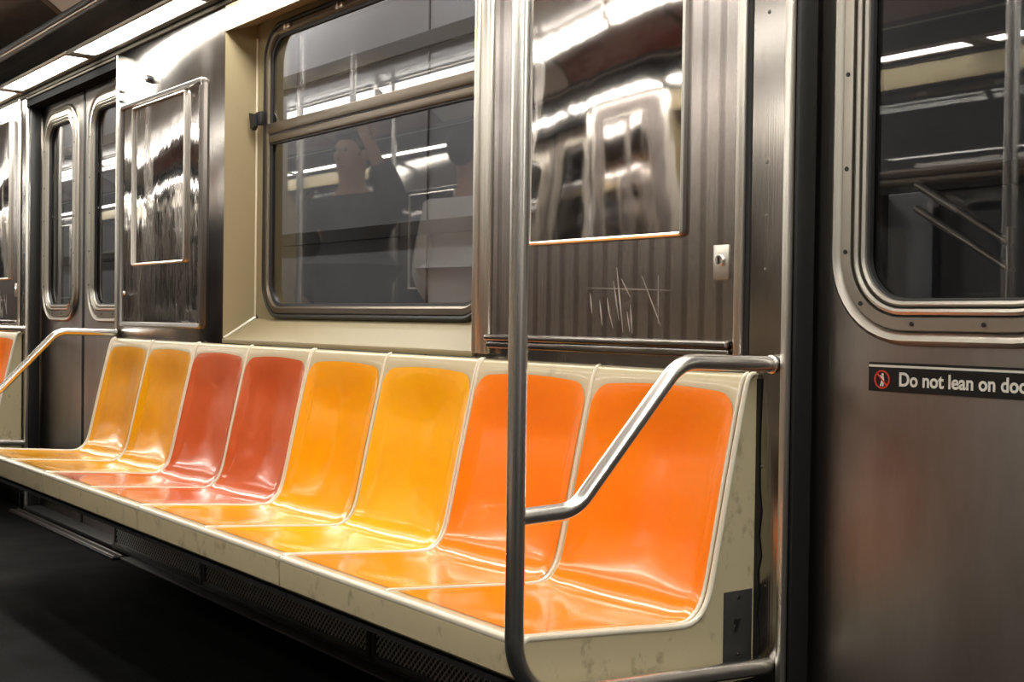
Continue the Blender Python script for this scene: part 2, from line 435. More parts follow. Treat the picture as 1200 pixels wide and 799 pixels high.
# sliding doors: one leaf, then copies
def door_leaf(name):
    """left leaf of an opening whose centre is x=-5.845; leaf spans -6.52..-5.848"""
    y0, y1 = 1.868, 1.905
    d = struct(thing(name, (-6.18, 1.885, .03), None, None))
    xl, xr = -6.53, -5.852
    gx0, gx1, gz0, gz1, r = -6.378, -5.992, 1.008, 1.875, .085
    # leaf skin with rounded hole
    mb = MB(); seg = 10
    for yy in (y0, y1):
        inner = []; outer = []
        for cx, cz, a0, ox, oz in ((gx1 - r, gz1 - r, 0, xr, 1.995), (gx0 + r, gz1 - r, 90, xl, 1.995), (gx0 + r, gz0 + r, 180, xl, .02), (gx1 - r, gz0 + r, 270, xr, .02)):
            for k in range(seg + 1):
                a = math.radians(a0 + 90 * k / seg)
                inner.append((cx + r * math.cos(a), cz + r * math.sin(a)))
                first = (k <= seg / 2)
                if k == seg // 2: q = (ox, oz)
                elif first: q = (ox, cz + (oz - cz) * k / (seg / 2)) if a0 in (0, 180) else (cx + (ox - cx) * k / (seg / 2), oz)
                else:
                    u = (k - seg / 2) / (seg / 2)
                    q = (ox + (cx - ox) * u, oz) if a0 in (0, 180) else (ox, oz + (cz - oz) * u)
                outer.append(q)
        n = len(inner)
        v = [(x, yy, z) for x, z in inner] + [(x, yy, z) for x, z in outer]
        mb.add(v, [[k, (k + 1) % n, n + (k + 1) % n, n + k] for k in range(n)])
    mb.add([(xl, y0, .02), (xl, y1, .02), (xl, y1, 1.995), (xl, y0, 1.995)], [[0, 1, 2, 3]])
    mb.add([(xr, y0, .02), (xr, y1, .02), (xr, y1, 1.995), (xr, y0, 1.995)], [[0, 1, 2, 3]])
    mb.build('door_panel', DOOR_STEEL, d)
    # stepped frame: outer bead, screwed flat, two inner beads
    f1 = MB(); f1.ring(gx0, gx1, gz0, gz1, r, [(.074, 0), (.072, .008), (.066, .012), (.058, .009), (.053, .003), (.050, 0), (.050, -.01), (.074, -.01)], y0)
    fo = f1.build('window_frame', FRAME_METAL, d, auto=50)
    MB().ring(gx0, gx1, gz0, gz1, r, [(.050, .001), (.047, .010), (.026, .012), (.024, .001), (.024, -.01), (.050, -.01)], y0).build('screw_flange', FRAME_METAL, fo, auto=40)
    MB().ring(gx0, gx1, gz0, gz1, r, [(.022, 0), (.021, .009), (.016, .012), (.011, .009), (.010, 0), (.010, -.01), (.022, -.01)], y0).build('inner_bead', FRAME_METAL, fo, auto=50)
    MB().ring(gx0, gx1, gz0, gz1, r, [(.008, -.004), (.007, .006), (.003, .009), (-.002, .006), (-.003, -.004)], y0).build('inner_bead', FRAME_METAL, fo, auto=50)
    MB().ring(gx0, gx1, gz0, gz1, r, [(.024, -.006), (.024, .004), (.022, .004), (.022, -.006)], y0).build('seal', RUBBER, fo)
    MB().ring(gx0, gx1, gz0, gz1, r, [(.010, -.006), (.010, .002), (.008, .002), (.008, -.006)], y0).build('seal', RUBBER, fo)
    MB().ring(gx0, gx1, gz0, gz1, r, [(-.002, -.010), (-.002, .001), (-.007, -.001), (-.008, -.010)], y0).build('gasket', RUBBER, fo)
    sc = MB()
    for z in (1.10, 1.25, 1.42, 1.58, 1.76):
        for x in (gx0 - .037, gx1 + .037): sc.disc((x, y0 - .0115, z), (0, -1, 0), .0042, .0016, 10)
    for x in (-6.27, -6.13):
        for z in (gz0 - .037, gz1 + .037): sc.disc((x, y0 - .0115, z), (0, -1, 0), .0042, .0016, 10)
    for sx, cx in ((-1, gx0 + r), (1, gx1 - r)):
        for sz, cz in ((-1, gz0 + r), (1, gz1 - r)):
            q = (r + .037) * .7071; sc.disc((cx + sx * q, y0 - .0115, cz + sz * q), (0, -1, 0), .0042, .0016, 10)
    sc.build('screws', DARK, fo, auto=40)
    MB().rrect(gx0 + .001, gx1 - .001, gz0 + .001, gz1 - .001, r, y0 + .012, y0 + .017).build('glass_pane', GLASS, d)
    box('rubber_edge', xr - .006, xr + .006, y0 - .003, y1 + .003, .02, 1.995, RUBBER, d, .003)
    return d
door = door_leaf('door_2')
def turned_leaf(src, name, cx):
    """the leaf that meets it: same leaf turned half way round and shown by its back? no: mirrored about the opening centre"""
    c = copy_tree(src); c.name = name
    l = src.location; c.location = (2 * cx - l[0], l[1], l[2]); c.scale = (-1, 1, 1); return c
door_r = turned_leaf(door, 'door_3', -5.845)
door_near = shifted(door, -BAY); door_near.name = 'door_1'

# header above the door opening and step plates
def door_header():
    t = struct(thing('trim_5', (-5.845, 1.85, 1.96), None, None))
    MB().box(-6.50, -5.215, 1.794, 1.866, 1.980, 2.045).box(-6.50, -5.215, 1.866, 1.98, 1.996, 2.045).build('header', SOFFIT_SHADE, t)
    box('header_rail', -6.50, -5.215, 1.786, 1.795, 2.014, 2.024, BEAD, t, .003)
    s = struct(thing('trim_6', (-5.845, 1.75, 0), None, None))
    box('threshold_plate', -6.49, -4.99, 1.715, 1.775, 0, .008, DARK, s, .003)
    for k in range(2):
        box('tread_rib', -6.48, -5.0, 1.722 + .032 * k, 1.734 + .032 * k, .008, .013, STEEL_DULL, s, .002)
    box('sill_plate', -6.49, -5.22, 1.79, 1.90, 0, .02, DARK, s, .003)
    return [t, s]
hdr = door_header()

# ceiling: profile from this wall to the other, extruded along the car
struct(MB().box(X0, X1, -.09, 1.25, 2.36, 2.42).build('ceiling', CEIL))
def coving():
    c = struct(thing('trim_7', (X0, 1.8, 2.05), None, None))
    MB().box(X0, X1, 1.782, 1.98, 2.046, 2.12).build('cornice', DARK, c)
    MB().box(X0, X1, 1.788, 1.80, 2.030, 2.046, .003).build('cornice_bead', BEAD, c, auto=40)
    MB().strip([(1.650, 2.052), (1.648, 2.060), (1.585, 2.124), (1.58, 2.132)], X0, X1).build('slanted_strip', STEEL, c)
    MB().strip([(1.305, 2.262), (1.300, 2.270), (1.262, 2.325), (1.24, 2.358)], X0, X1).build('upper_strip', CEIL, c)
    MB().box(X0, X1, 1.570, 1.586, 2.122, 2.140, .002).box(X0, X1, 1.545, 1.560, 2.134, 2.152, .002).build('advert_rail', RUBBER, c, auto=40)
    MB().box(X0, X1, 1.560, 1.572, 2.130, 2.142, .002).build('advert_rail_bead', BRIGHT, c, auto=40)
    MB().strip([(1.98, 2.12), (1.60, 2.20), (1.25, 2.40), (1.15, 2.40)], X0, X1).build('cove_back', DARK, c)
    return c
cov = coving()
c2 = copy_tree(cov); c2.location = (X1, YC2 - 1.8, 2.05); c2.rotation_euler = (0, 0, PI); c2.name = 'trim_8'

# copies of the setting: next bay on this side, both bays opposite
def structcopy(o, dx=None, opp=False):
    c = opposite(o, dx or 0) if opp else shifted(o, dx); return c
n_trim = 20
for o in [base_wall, win] + tr_all + hdr + [door, door_r]:
    for dx, opp in ((BAY, False), (0, True), (BAY, True), (2 * BAY, True)):
        if o in (door, door_r) and False: continue
        c = structcopy(o, dx, opp)
        if o is base_wall: c.name = 'wall_left' if opp else 'wall_right'
        elif o is win: c.name = 'window_%d' % (2 + (dx == BAY) + 2 * opp + (dx == 2 * BAY) * 2)
        elif o in (door, door_r): c.name = 'door_%d' % n_trim; n_trim += 1
        else: c.name = 'trim_%d' % n_trim; n_trim += 1
# header and step plate of the near opening, and the part of the car past it
for o in hdr:
    c = shifted(o, -BAY); c.name = 'trim_%d' % n_trim; n_trim += 1
door_near2 = shifted(door_r, -BAY); door_near2.name = 'door_4'
struct(box('wall_right', -.29, X1, W, 1.98, 0, 2.045, STEEL))
struct(box('wall_left', -1.60 + .0, X1, -.82, -.64, 0, 2.045, STEEL)) if False else None
struct(box('wall_end', X1, X1 + .08, -.82, 1.98, 0, 2.42, STEEL_DULL))
struct(box('wall_end', X0 - .08, X0, -.82, 1.98, 0, 2.42, STEEL_DULL))
struct(box('wall_left', -.30, X1, -.82, -.64, 0, 2.045, STEEL))

# ------------------------------------------------------------------ fluorescent lights
def light_unit(x0, x1):
    t = thing('ceiling_light', ((x0 + x1) / 2, 1.715, 2.055), None, 'light', 'fluorescent lights along the window wall')
    f = MB(); f.box(x0, x1, 1.648, 1.662, 2.048, 2.085, .002); f.box(x0, x1, 1.756, 1.784, 2.047, 2.085, .002)
    f.box(x0, x1, 1.65, 1.78, 2.085, 2.095)
    for q in (x0, x1 - .045): f.prism([(1.66, 2.051), (1.758, 2.049), (1.758, 2.085), (1.66, 2.085)], 'x', q, q + .045)
    f.build('light_housing', BRONZE, t, auto=40)
    MB().strip([(1.662, 2.060), (1.680, 2.054), (1.710, 2.051), (1.740, 2.051), (1.757, 2.053)], x0 + .045, x1 - .045).build('diffuser', LAMP, t, smooth=True)
    return t
bounds = [-16.2, -14.9, -13.6, -12.3, -11.3, -10.06, -8.82, -7.57, -6.49, -5.41, -4.15, -2.90, -1.65, -.40, .85, 2.10, 3.15]
lit = {-5.41: 'long white ceiling light nearest, running above the cream window niche', -6.49: 'white ceiling light above the far pair of doors',
       -7.57: 'white ceiling light cut by the left edge, beyond the far doors'}
for a, b_ in zip(bounds[:-1], bounds[1:]):
    L_ = light_unit(a + .006, b_ - .006)
    L_['label'] = lit.get(a, 'white fluorescent ceiling light along the window wall, further %s' % ('down the car' if a < -7 else 'toward the near doors'))
    R_ = copy_tree(L_); R_.location = (L_.location[0] , YC2 - L_.location[1], L_.location[2]); R_.rotation_euler = (0, 0, PI)
    R_['label'] = 'white fluorescent ceiling light along the opposite wall'; R_['group'] = 'fluorescent lights along the opposite wall'

# second row, added along each cove to brighten seats and the mirrored upper band
LAMP2 = LAMP.copy(); LAMP2.name = 'added_cove_diffuser'; LAMP2.node_tree.nodes['Principled BSDF'].inputs['Emission Strength'].default_value = 3.2
for k in range(8):
    a = X0 + .1 + 2.42 * k
    t = thing('added_cove_light', (a + 1.2, 1.28, 2.30), 'added long white light strip in the upper edge of the cove on the window side', 'light', 'added upper light strips on the window side')
    MB().strip([(1.300, 2.272), (1.275, 2.292), (1.235, 2.325), (1.215, 2.345)], a, a + 2.36).build('diffuser', LAMP2, t, smooth=True)
    f = MB(); f.box(a, a + 2.36, 1.292, 1.306, 2.262, 2.276, .002); f.box(a, a + 2.36, 1.202, 1.216, 2.343, 2.356, .002); f.box(a, a + 2.36, 1.258, 1.262, 2.296, 2.308, .001); f.box(a - .02, a, 1.222, 1.30, 2.30, 2.345, .002)
    f.build('strip_housing', BRONZE, t, auto=40)
    c = copy_tree(t); c.location = (a + 1.2, YC2 - 1.28, 2.30); c.rotation_euler = (0, 0, PI)
    c['label'] = 'added long white light strip in the upper edge of the opposite cove'; c['group'] = 'added upper light strips opposite'

# ------------------------------------------------------------------ advert cards in the cove
def advert(x0, x1, m, label, opp=False):
    pts = []
    for k in range(9):
        u = k / 8; y = 1.545 - .235 * u; z = 2.152 + .108 * u + .02 * math.sin(PI * u)
        pts.append((y, z))
    cx = (x0 + x1) / 2
    t = thing('advert_card', (cx, 1.55, 2.15), label, 'advert')
    MB().strip(pts, x0 + .02, x1 - .02).build('card', m, t, smooth=True)
    for q in (x0, x1 - .022): MB().strip([(y - .001, z - .004) for y, z in pts], q, q + .022).build('card_frame', BRONZE, t)
    if opp:
        t.location = (cx, YC2 - 1.55, 2.15); t.rotation_euler = (0, 0, PI)
    return t
xs = [-16.02 + 1.36 * k for k in range(15)]       # one joint lies just before the near end of the far doors
for k, x in enumerate(xs[:-1]):
    x1 = xs[k + 1]
    if abs(x1 + 5.14) < .05: m, lab, gp = ADDARK, 'dark glossy advert card in the ceiling cove above the far doors', None
    elif x < -6: m, lab, gp = ADDARK, 'dark glossy advert card in the cove, down the car past the far doors', 'dark advert cards down the car'
    elif abs(x + 5.14) < .05: m, lab, gp = ADWHITE, 'pale advert card in the ceiling cove above the red-orange seats', None
    else: m, lab, gp = ADRED, 'reddish advert card in the cove over the near end of the bench', 'reddish advert cards on the window side'
    t = advert(x, x1, m, lab)
    if gp: t['group'] = gp
for k, x in enumerate(xs[:-1]):
    pale = k % 4 == 3
    t = advert(x, xs[k + 1], ADWHITE if pale else ADRED, 'pale advert card in the cove above the opposite wall' if pale else 'reddish advert card in the cove above the opposite wall', opp=True)
    t['group'] = 'pale advert cards opposite' if pale else 'reddish advert cards opposite'

# ------------------------------------------------------------------ steel panel with mirror, between the niche and the near doors
def mirror_mesh(x0, x1, z0, z1, y, bow, nx=16, nz=24):
    v = []; f = []
    for j in range(nz + 1):
        for i in range(nx + 1):
            u = i / nx; w = j / nz
            v.append((x0 + (x1 - x0) * u, y - bow * math.sin(PI * u) * (.55 + .45 * math.sin(PI * w)), z0 + (z1 - z0) * w))
    for j in range(nz):
        for i in range(nx): a = j * (nx + 1) + i; f.append([a, a + 1, a + nx + 2, a + nx + 1])
    return v, f
def map_panel():
    t = thing('wall_panel', (-2.13, W, .90), 'tall striped steel wall panel with a dark mirror-like framed plate behind the near pole', 'panel')
    MB().box(-2.535, -1.727, W - .006, W, .932, 2.040, .002).build('panel_sheet', STRIPED, t)
    fr = MB(); fr.ring(-2.386, -1.871, 1.150, 1.94, .004, [(0, 0), (.008, 0), (.008, .010), (.004, .013), (0, .010)], W - .006, seg=3)
    fr.build('picture_frame', BRIGHT, t, auto=40)
    v, f = mirror_mesh(-2.386, -1.871, 1.150, 1.94, W - .0085, .006)
    obj('polished_plate', v, f, MIRROR, t, smooth=True)
    ld = MB(); ld.box(-2.545, -1.735, W - .022, W, .918, .934, .005); ld.box(-2.545, -1.735, W - .014, W, .900, .917, .003)
    ld.build('bottom_ledge', STEEL, t, auto=40)
    lk = MB().box(-1.783, -1.742, W - .009, W - .005, 1.052, 1.120, .0015).build('lock_plate', BRIGHT, t, auto=40)
    MB().disc((-1.762, W - .009, 1.090), (0, -1, 0), .011, .006, 20).build('lock_cylinder', CHROME, lk, auto=40)
    box('keyhole', -1.7645, -1.7605, W - .0165, W - .0145, 1.083, 1.097, RUBBER, lk)
    # scratched tag
    s = MB()
    def scratch(x0, z0, x1, z1, w):
        d = Vector((x1 - x0, 0, z1 - z0)); n = Vector((d.z, 0, -d.x)).normalized() * w / 2
        y = W - .0062; p = Vector((x0, y, z0)); q = Vector((x1, y, z1)); mid = (p + q) / 2
        s.add([p, mid + n, q, mid - n, p + Vector((0, -.0004, 0)), mid + n + Vector((0, -.0004, 0)), q + Vector((0, -.0004, 0)), mid - n + Vector((0, -.0004, 0))], [[4, 5, 6, 7], [0, 1, 5, 4], [1, 2, 6, 5], [2, 3, 7, 6], [3, 0, 4, 7]])
    def px(a, b_):   # positions measured off the sheet, in metres from its lower right corner
        return -1.727 - a, .935 + b_
    for (a, b0, c, d, w) in ((.345, .150, .322, .010, .005), (.330, .125, .300, .085, .003), (.375, .085, .365, .040, .005), (.400, .080, .390, .025, .004), (.432, .095, .425, .050, .005),
                             (.355, .120, .335, .035, .004), (.300, .070, .292, .008, .004), (.265, .130, .205, .025, .003), (.310, .055, .300, .012, .003), (.37, .06, .355, .02, .003), (.215, .13, .213, .03, .002), (.45, .107, .17, .098, .0016)):
        x0, z0 = px(a, b0); x1, z1 = px(c, d); scratch(x0, z0, x1, z1, w)
    s.build('scratched_marks', SCRATCH, t, label='pale scratched graffiti strokes')
    return t
mp_ = map_panel()

# cabinet door at the far end of the bay
def cabinet():
    t = thing('equipment_cabinet', (-4.71, W, .92), 'steel wall cabinet with wavy mirror plate between the far doors and cream window niche', 'cabinet')
    x0, x1, z0, z1 = -5.135, -4.285, .922, 1.812
    MB().box(x0 + .02, x1 - .02, W - .010, W, z0 + .015, z1 - .015, .002).build('cabinet_door', MIRROR_WAVY, t)
    f = MB(); f.ring(x0 + .02, x1 - .02, z0 + .02, z1 - .02, .006, [(0, 0), (.020, 0), (.020, .014), (.014, .020), (.004, .018), (0, .012)], W, seg=3)
    f.build('cabinet_frame', STEEL_DULL, t, auto=40)
    h = MB().tube([(x1 - .022, W - .016, z0 + .03), (x1 - .022, W - .016, z1 - .03)], .006, 10); 
    for k in range(14): h.tube([(x1 - .022, W - .016, z0 + .05 + k * .06), (x1 - .022, W - .016, z0 + .055 + k * .06)], .0085, 10)
    h.build('piano_hinge', STEEL_DULL, t, auto=40)
    fr = MB(); fr.ring(-4.973, -4.450, 1.172, 1.775, .004, [(0, 0), (.010, 0), (.010, .010), (.005, .014), (0, .010)], W - .010, seg=3)
    fr.build('picture_frame', BRIGHT, t, auto=40)
    v, ff = mirror_mesh(-4.973, -4.450, 1.172, 1.775, W - .0125, .004)
    obj('polished_plate', v, ff, MIRROR_WAVY, t, smooth=True)
    d = MB(); d.disc((-5.09, W - .010, 1.055), (0, -1, 0), .009, .005, 16); d.build('lock_cylinder', CHROME, t, auto=40)
    return t
cab = cabinet()
k_ = thing('door_key_switch', (-4.86, W, 1.885), 'small round key switch on steel above the wall cabinet', 'switch')
MB().disc((-4.86, W, 1.885), (0, -1, 0), .016, .010, 20).build('switch_body', DARK, k_, auto=40)
MB().disc((-4.86, W - .010, 1.885), (0, -1, 0), .010, .006, 16, dome=1).build('switch_cap', CHROME, k_, auto=40)

# ------------------------------------------------------------------ benches
PROF = catmull([(1.252, .437), (1.262, .4455), (1.290, .444), (1.400, .436), (1.520, .427), (1.600, .421), (1.640, .424), (1.668, .446), (1.684, .482), (1.700, .550), (1.722, .650), (1.745, .750), (1.764, .830), (1.774, .862), (1.783, .872), (1.796, .874)], 5)
NPF = len(PROF)
def normals():
    out = []
    for i in range(NPF):
        a = PROF[max(i - 1, 0)]; b = PROF[min(i + 1, NPF - 1)]
        d = Vector((b[0] - a[0], b[1] - a[1])).normalized(); out.append((-d.y, d.x))   # towards the sitter
    return out
NRM = normals()
def sstep(a, b, x):
    t = max(0, min(1, (x - a) / (b - a))); return t * t * (3 - 2 * t)
def dish(i, u):
    """depth of the bucket at profile point i, across position u in 0..1"""
    y, z = PROF[i]
    e = min(u, 1 - u)
    across = sstep(0.015, .13, e) * .45 + .55 * (math.sin(PI * sstep(0.0, 1.0, u)) ** 1.0) * sstep(0.015, .10, e)
    front = sstep(1.262, 1.40, y)
    top = 1 - sstep(.70, .868, z)
    dep = .010 + .015 * sstep(.43, .56, z)
    return across * front * top * dep
SEAT_W = .4375
def bucket_point(i, x0, u, lift=0.0):
    y, z = PROF[i]; n = NRM[i]; d = dish(i, u)
    return (x0 + SEAT_W * u, y - n[0] * d + n[0] * lift, z - n[1] * d + n[1] * lift)
US = [0, .008, .016, .024, .035, .05, .07, .095, .13, .18, .25, .33, .42, .5, .58, .67, .75, .82, .87, .905, .93, .95, .965, .976, .984, .992, 1]
# arc length along profile
S = [0]
for i in range(1, NPF): S.append(S[-1] + math.hypot(PROF[i][0] - PROF[i - 1][0], PROF[i][1] - PROF[i - 1][1]))
def interp(s):
    for i in range(NPF - 1):
        if S[i + 1] >= s:
            t = (s - S[i]) / max(1e-9, S[i + 1] - S[i]); return i, t
    return NPF - 2, 1.0
def bucket_at(s, x0, u, lift):
    i, t = interp(s); a = Vector(bucket_point(i, x0, u, lift)); b = Vector(bucket_point(i + 1, x0, u, lift)); return a.lerp(b, t)

def bench(x0, colors, label, raise_=0.0):
    """bench of len(colors) bucket seats starting at x0 (its left end)"""
    n = len(colors); x1 = x0 + SEAT_W * n
    t = thing('seat_bench', ((x0 + x1) / 2, 1.52, .30), label, 'seat', 'two-seat units of the long bench')
    mb = MB(); g = .0025
    # moulded shell: one continuous grid over the buckets
    cols = []
    for k in range(n):
        for u in US[(1 if k else 0):]: cols.append((x0 + SEAT_W * k, u))
    nc = len(cols); v = []; f = []
    for i in range(NPF):
        for (xx, u) in cols: v.append(bucket_point(i, xx, u))
    for i in range(NPF - 1):
        for j in range(nc - 1): a = i * nc + j; f.append([a, a + 1, a + nc + 1, a + nc])
    v = [(min(max(p[0], x0 + g), x1 - g), p[1], p[2]) for p in v]
    mb.add(v, f)
    # body under it: fascia, underside, back and end walls
    def wall(x):
        poly = [(1.25, .376), (1.248, .382), (1.248, .432)] + PROF + [(1.797, .33), (1.55, .335)]
        mb.add([(x, y, z) for y, z in poly], [list(range(len(poly)))])
    mb.build('seat_shell', CREAM, t, auto=45)
    fa = MB(); fa.prism([(1.270, .374), (1.254, .374), (1.248, .380), (1.247, .428), (1.249, .437), (1.256, .443), (1.268, .4435), (1.275, .43)], 'x', x0 + g, x1 - g)
    fa.build('fascia', CREAM_WORN, t, auto=30)
    MB().box(x0 + g, x1 - g, 1.265, 1.795, .352, .362).build('underside', DARK, t)
    # bead along the front lip, its highlight put into the colour
    MB().tube([(x0 + g, 1.2545, .4385), (x1 - g, 1.2545, .4385)], .0085, 14).build('lip_bead', BAND, t, auto=40)
    for k, c in enumerate(colors):
        xx = x0 + SEAT_W * k; s0, s1 = .030, S[-1] - .058; R = .045; uu0 = .026; w = 1 - 2 * uu0
        rows = 70; cn = 30; v = []; f = []
        for j in range(rows + 1):
            q = j / rows
            s = s0 + (s1 - s0) * (q if q < .8 else .8 + (1 - (1 - (q - .8) / .2) ** 1.6) * .2)
            for i in range(cn + 1):
                uu = i / cn
                e = min(uu, 1 - uu)
                ue = uu0 + w * (0.5 - 0.5 * math.cos(PI * uu)) if True else uu
                d_top = s1 - s
                ins = 0
                if d_top < R: ins = (R - math.sqrt(max(0, R * R - (R - d_top) ** 2))) / SEAT_W
                lo = uu0 + ins; hi = 1 - uu0 - ins
                ue = lo + (hi - lo) * (0.5 - 0.5 * math.cos(PI * uu))
                arch = .012 * (1 - (2 * ue - 1) ** 2) * sstep(.75, 1, q)
                v.append(bucket_at(s + arch, xx, ue, .0012))
        for j in range(rows):
            for i in range(cn): a = j * (cn + 1) + i; f.append([a, a + 1, a + cn + 2, a + cn + 1])
        o = obj('seat_inlay', v, f, c[0], t, smooth=True, label=c[1])
    # raised divider ridges between buckets and at both ends
    for k in range(n + 1):
        x = x0 + SEAT_W * k + (g + .003 if k == 0 else (-g - .003 if k == n else 0))
        MB().tube([(x, PROF[i][0] + NRM[i][0] * .0005, PROF[i][1] + NRM[i][1] * .0005) for i in range(4, NPF - 2, 2)], .0042, 8).build('divider_ridge', BAND, t, auto=60)
    return t
oc, yc, gc, wc, rc = (ORANGE, 'orange inlay'), (YELLOW_A, 'ochre yellow inlay'), (YELLOW_C, 'golden yellow inlay'), (YELLOW_B, 'warm yellow inlay'), (RED, 'red-orange inlay')
BX = -1.678
b4 = bench(BX - 2 * SEAT_W, [oc, oc], 'two orange bucket seats, nearest unit of the long bench behind the steel pole')
b3 = bench(BX - 4 * SEAT_W, [wc, gc], 'two bright yellow bucket seats between the orange and the red-orange seats')
b2 = bench(BX - 6 * SEAT_W, [rc, rc], 'two red-orange bucket seats under the left side of the cream window niche')
b1 = bench(BX - 8 * SEAT_W, [yc, yc], 'two ochre yellow bucket seats at the far end of the bench by the doors')
def end_panel(x, sgn, owner, plate=True):
    """cream side cheek of the bench; sgn = outward direction"""
    fo = [(y - NRM[i][0] * .002, z - NRM[i][1] * .002) for i, (y, z) in enumerate(PROF)]
    back = [(1.799, .874), (1.799, .30), (1.60, .300), (1.40, .325), (1.275, .352), (1.252, .362), (1.247, .380), (1.247, .43)]
    m = MB(); m.prism(fo[:-1] + back, 'x', x, x + sgn * .010)
    p = m.build('side_cheek', CREAM_WORN, owner)
    MB().tube([(x + sgn * .008, y, z) for y, z in PROF[1:-1:2]], .0055, 8).build('cheek_bead', BAND, p, auto=60)
    # ragged bead of old sealant where the cheek meets the wall
    pts = [(.865, .012), (.75, .009), (.66, .010), (.615, .016), (.57, .011), (.53, .017), (.50, .010), (.46, .013), (.42, .008), (.38, .014), (.31, .010)]
    a0 = x + sgn * .0085
    poly = [(a0, z) for z, w_ in pts] + [(a0 + sgn * w_, z) for z, w_ in pts[::-1]]
    MB().prism(poly, 'y', 1.7955, 1.7995).build('black_sealant', RUBBER, p)
    return p
cheek = end_panel(BX, 1, b4)
end_panel(BX - 8 * SEAT_W, -1, b1)
pl = thing('number_plate', (BX + .010, 1.753, .34), 'small dark grey plate marked 7 screwed to the cream bench end', 'plate')
MB().box(BX + .010, BX + .013, 1.716, 1.790, .330, .470, .001).build('plate_sheet', PLATE, pl, auto=40)
for z in (.458, .352): MB().disc((BX + .013, 1.753, z), (1, 0, 0), .004, .002, 12, dome=1).build('screw', STEEL, pl, auto=40)

def text_mesh(name, body, size, m, parent, mw, bold=.0, sx=1.0, extr=.0006, label=None):
    cu = bpy.data.curves.new(name, 'FONT'); cu.body = body; cu.size = size; cu.offset = bold; cu.extrude = extr; cu.resolution_u = 6
    tmp = bpy.data.objects.new('tmp', cu); COL.objects.link(tmp)
    dg = bpy.context.evaluated_depsgraph_get(); dg.update()
    me = bpy.data.meshes.new_from_object(tmp.evaluated_get(dg)); me.name = name
    bpy.data.objects.remove(tmp)
    me.transform(Matrix.Diagonal((sx, 1, 1, 1))); me.transform(mw)
    off = world_origin(parent); me.transform(Matrix.Translation(-off))
    me.materials.clear(); me.materials.append(m)
    o = bpy.data.objects.new(name, me); COL.objects.link(o); o.parent = parent
    if label: o['label'] = label
    return o
# digit on the plate faces +x; reading direction runs towards +y
mw = Matrix(((0, 0, 1, BX + .0136), (1, 0, 0, 1.742), (0, 1, 0, .395), (0, 0, 0, 1)))
text_mesh('numeral', '7', .030, RUBBER, pl, mw, bold=.0022, label='black numeral 7')

# heater grilles and plinth under the benches
def grille(x0, x1, label):
    t = thing('heater_grille', ((x0 + x1) / 2, 1.785, .065), label, 'grille', 'heater grilles under the bench')
    g_ = MB(); zl, zh = .040, .305; P_ = .0215
    for sg_, wd in ((1, .0070), (-1, .0022)):
        n_ = int((x1 - x0 + (zh - zl)) / P_) + 1
        for q in range(n_):
            xa = x0 - (zh - zl) + q * P_ if sg_ > 0 else x0 + q * P_          # where the strand meets the bottom edge
            pa, pb = (xa, zl), (xa + sg_ * (zh - zl), zh)
            lo_, hi_ = x0 + .012, x1 - .012
            def clip(p, o_):
                X_ = min(max(p[0], lo_), hi_); return (X_, p[1] + (X_ - p[0]) / (o_[0] - p[0]) * (o_[1] - p[1]))
            a_, b2 = clip(pa, pb), clip(pb, pa)
            if b2[1] - a_[1] < .004: continue
            yy = 1.786 if sg_ > 0 else 1.7875
            g_.prism([(a_[0] - wd / 2, a_[1]), (a_[0] + wd / 2, a_[1]), (b2[0] + wd / 2, b2[1]), (b2[0] - wd / 2, b2[1])], 'y', yy, yy + .0012)
    g_.build('mesh_screen', GRILLE, t)
    f = MB(); f.box(x0, x0 + .022, 1.782, 1.796, .022, .34, .002); f.box(x1 - .022, x1, 1.782, 1.796, .022, .34, .002)
    f.box(x0, x1, 1.782, 1.796, .022, .041, .002); f.box(x0, x1, 1.782, 1.796, .30, .34, .002); f.box(x0, x1, 1.793, 1.7965, .03, .31)
    f.build('grille_frame', GRILLE_FRAME, t, auto=40); return t
grilles = [grille(a, b_ - .004, l) for a, b_, l in ((-5.17, -4.255, 'dark mesh heater grille under the ochre yellow and red-orange seats'), (-4.251, -3.075, 'dark mesh heater grille under the middle of the bench'), (-3.071, -1.90, 'dark mesh heater grille under the near orange seats'))]
pn = struct(thing('baseboard_right', (-3.4, 1.77, 0), None, None))
MB().box(-4.985, -1.60, 1.745, 1.7995, 0, .008, .003).build('plinth', GRILLE_FRAME, pn, auto=40)
MB().box(-5.2, -1.60, 1.785, 1.7995, .008, .020, .003).build('plinth_rail', DARK, pn, auto=40)

# ------------------------------------------------------------------ poles with arm rests
def pole(x, name_label, group=None, arm=True):
    yp = 1.209
    t = thing('grab_pole', (x, yp, .33), name_label, 'pole', group)
    p = fillet([(x, yp, 2.358), (x, yp, .362), (x, 1.798, .330)], [.103], 12)
    MB().tube(p, .0157, 20).build('upright', CHROME, t, auto=50)
    a = fillet([(x, yp, .654), (x, 1.328, .657), (x, 1.562, .900), (x, 1.796, .893)], [.075, .085], 10)
    ar = MB().tube(a, .0147, 18).build('armrest_bar', CHROME, t, auto=50)
    MB().disc((x, 1.7975, .893), (0, -1, 0), .0175, .005, 20).build('wall_flange', CHROME, ar, auto=40)
    MB().disc((x, yp, 2.358), (0, 0, -1), .030, .012, 24).build('ceiling_flange', CHROME, t, auto=40)
    return t
po_near = pole(-1.632, 'chrome vertical pole with arm rest at the near end of the bench')
po_far = pole(-5.199, 'chrome armrest rail at the far end of the bench beside the doors')

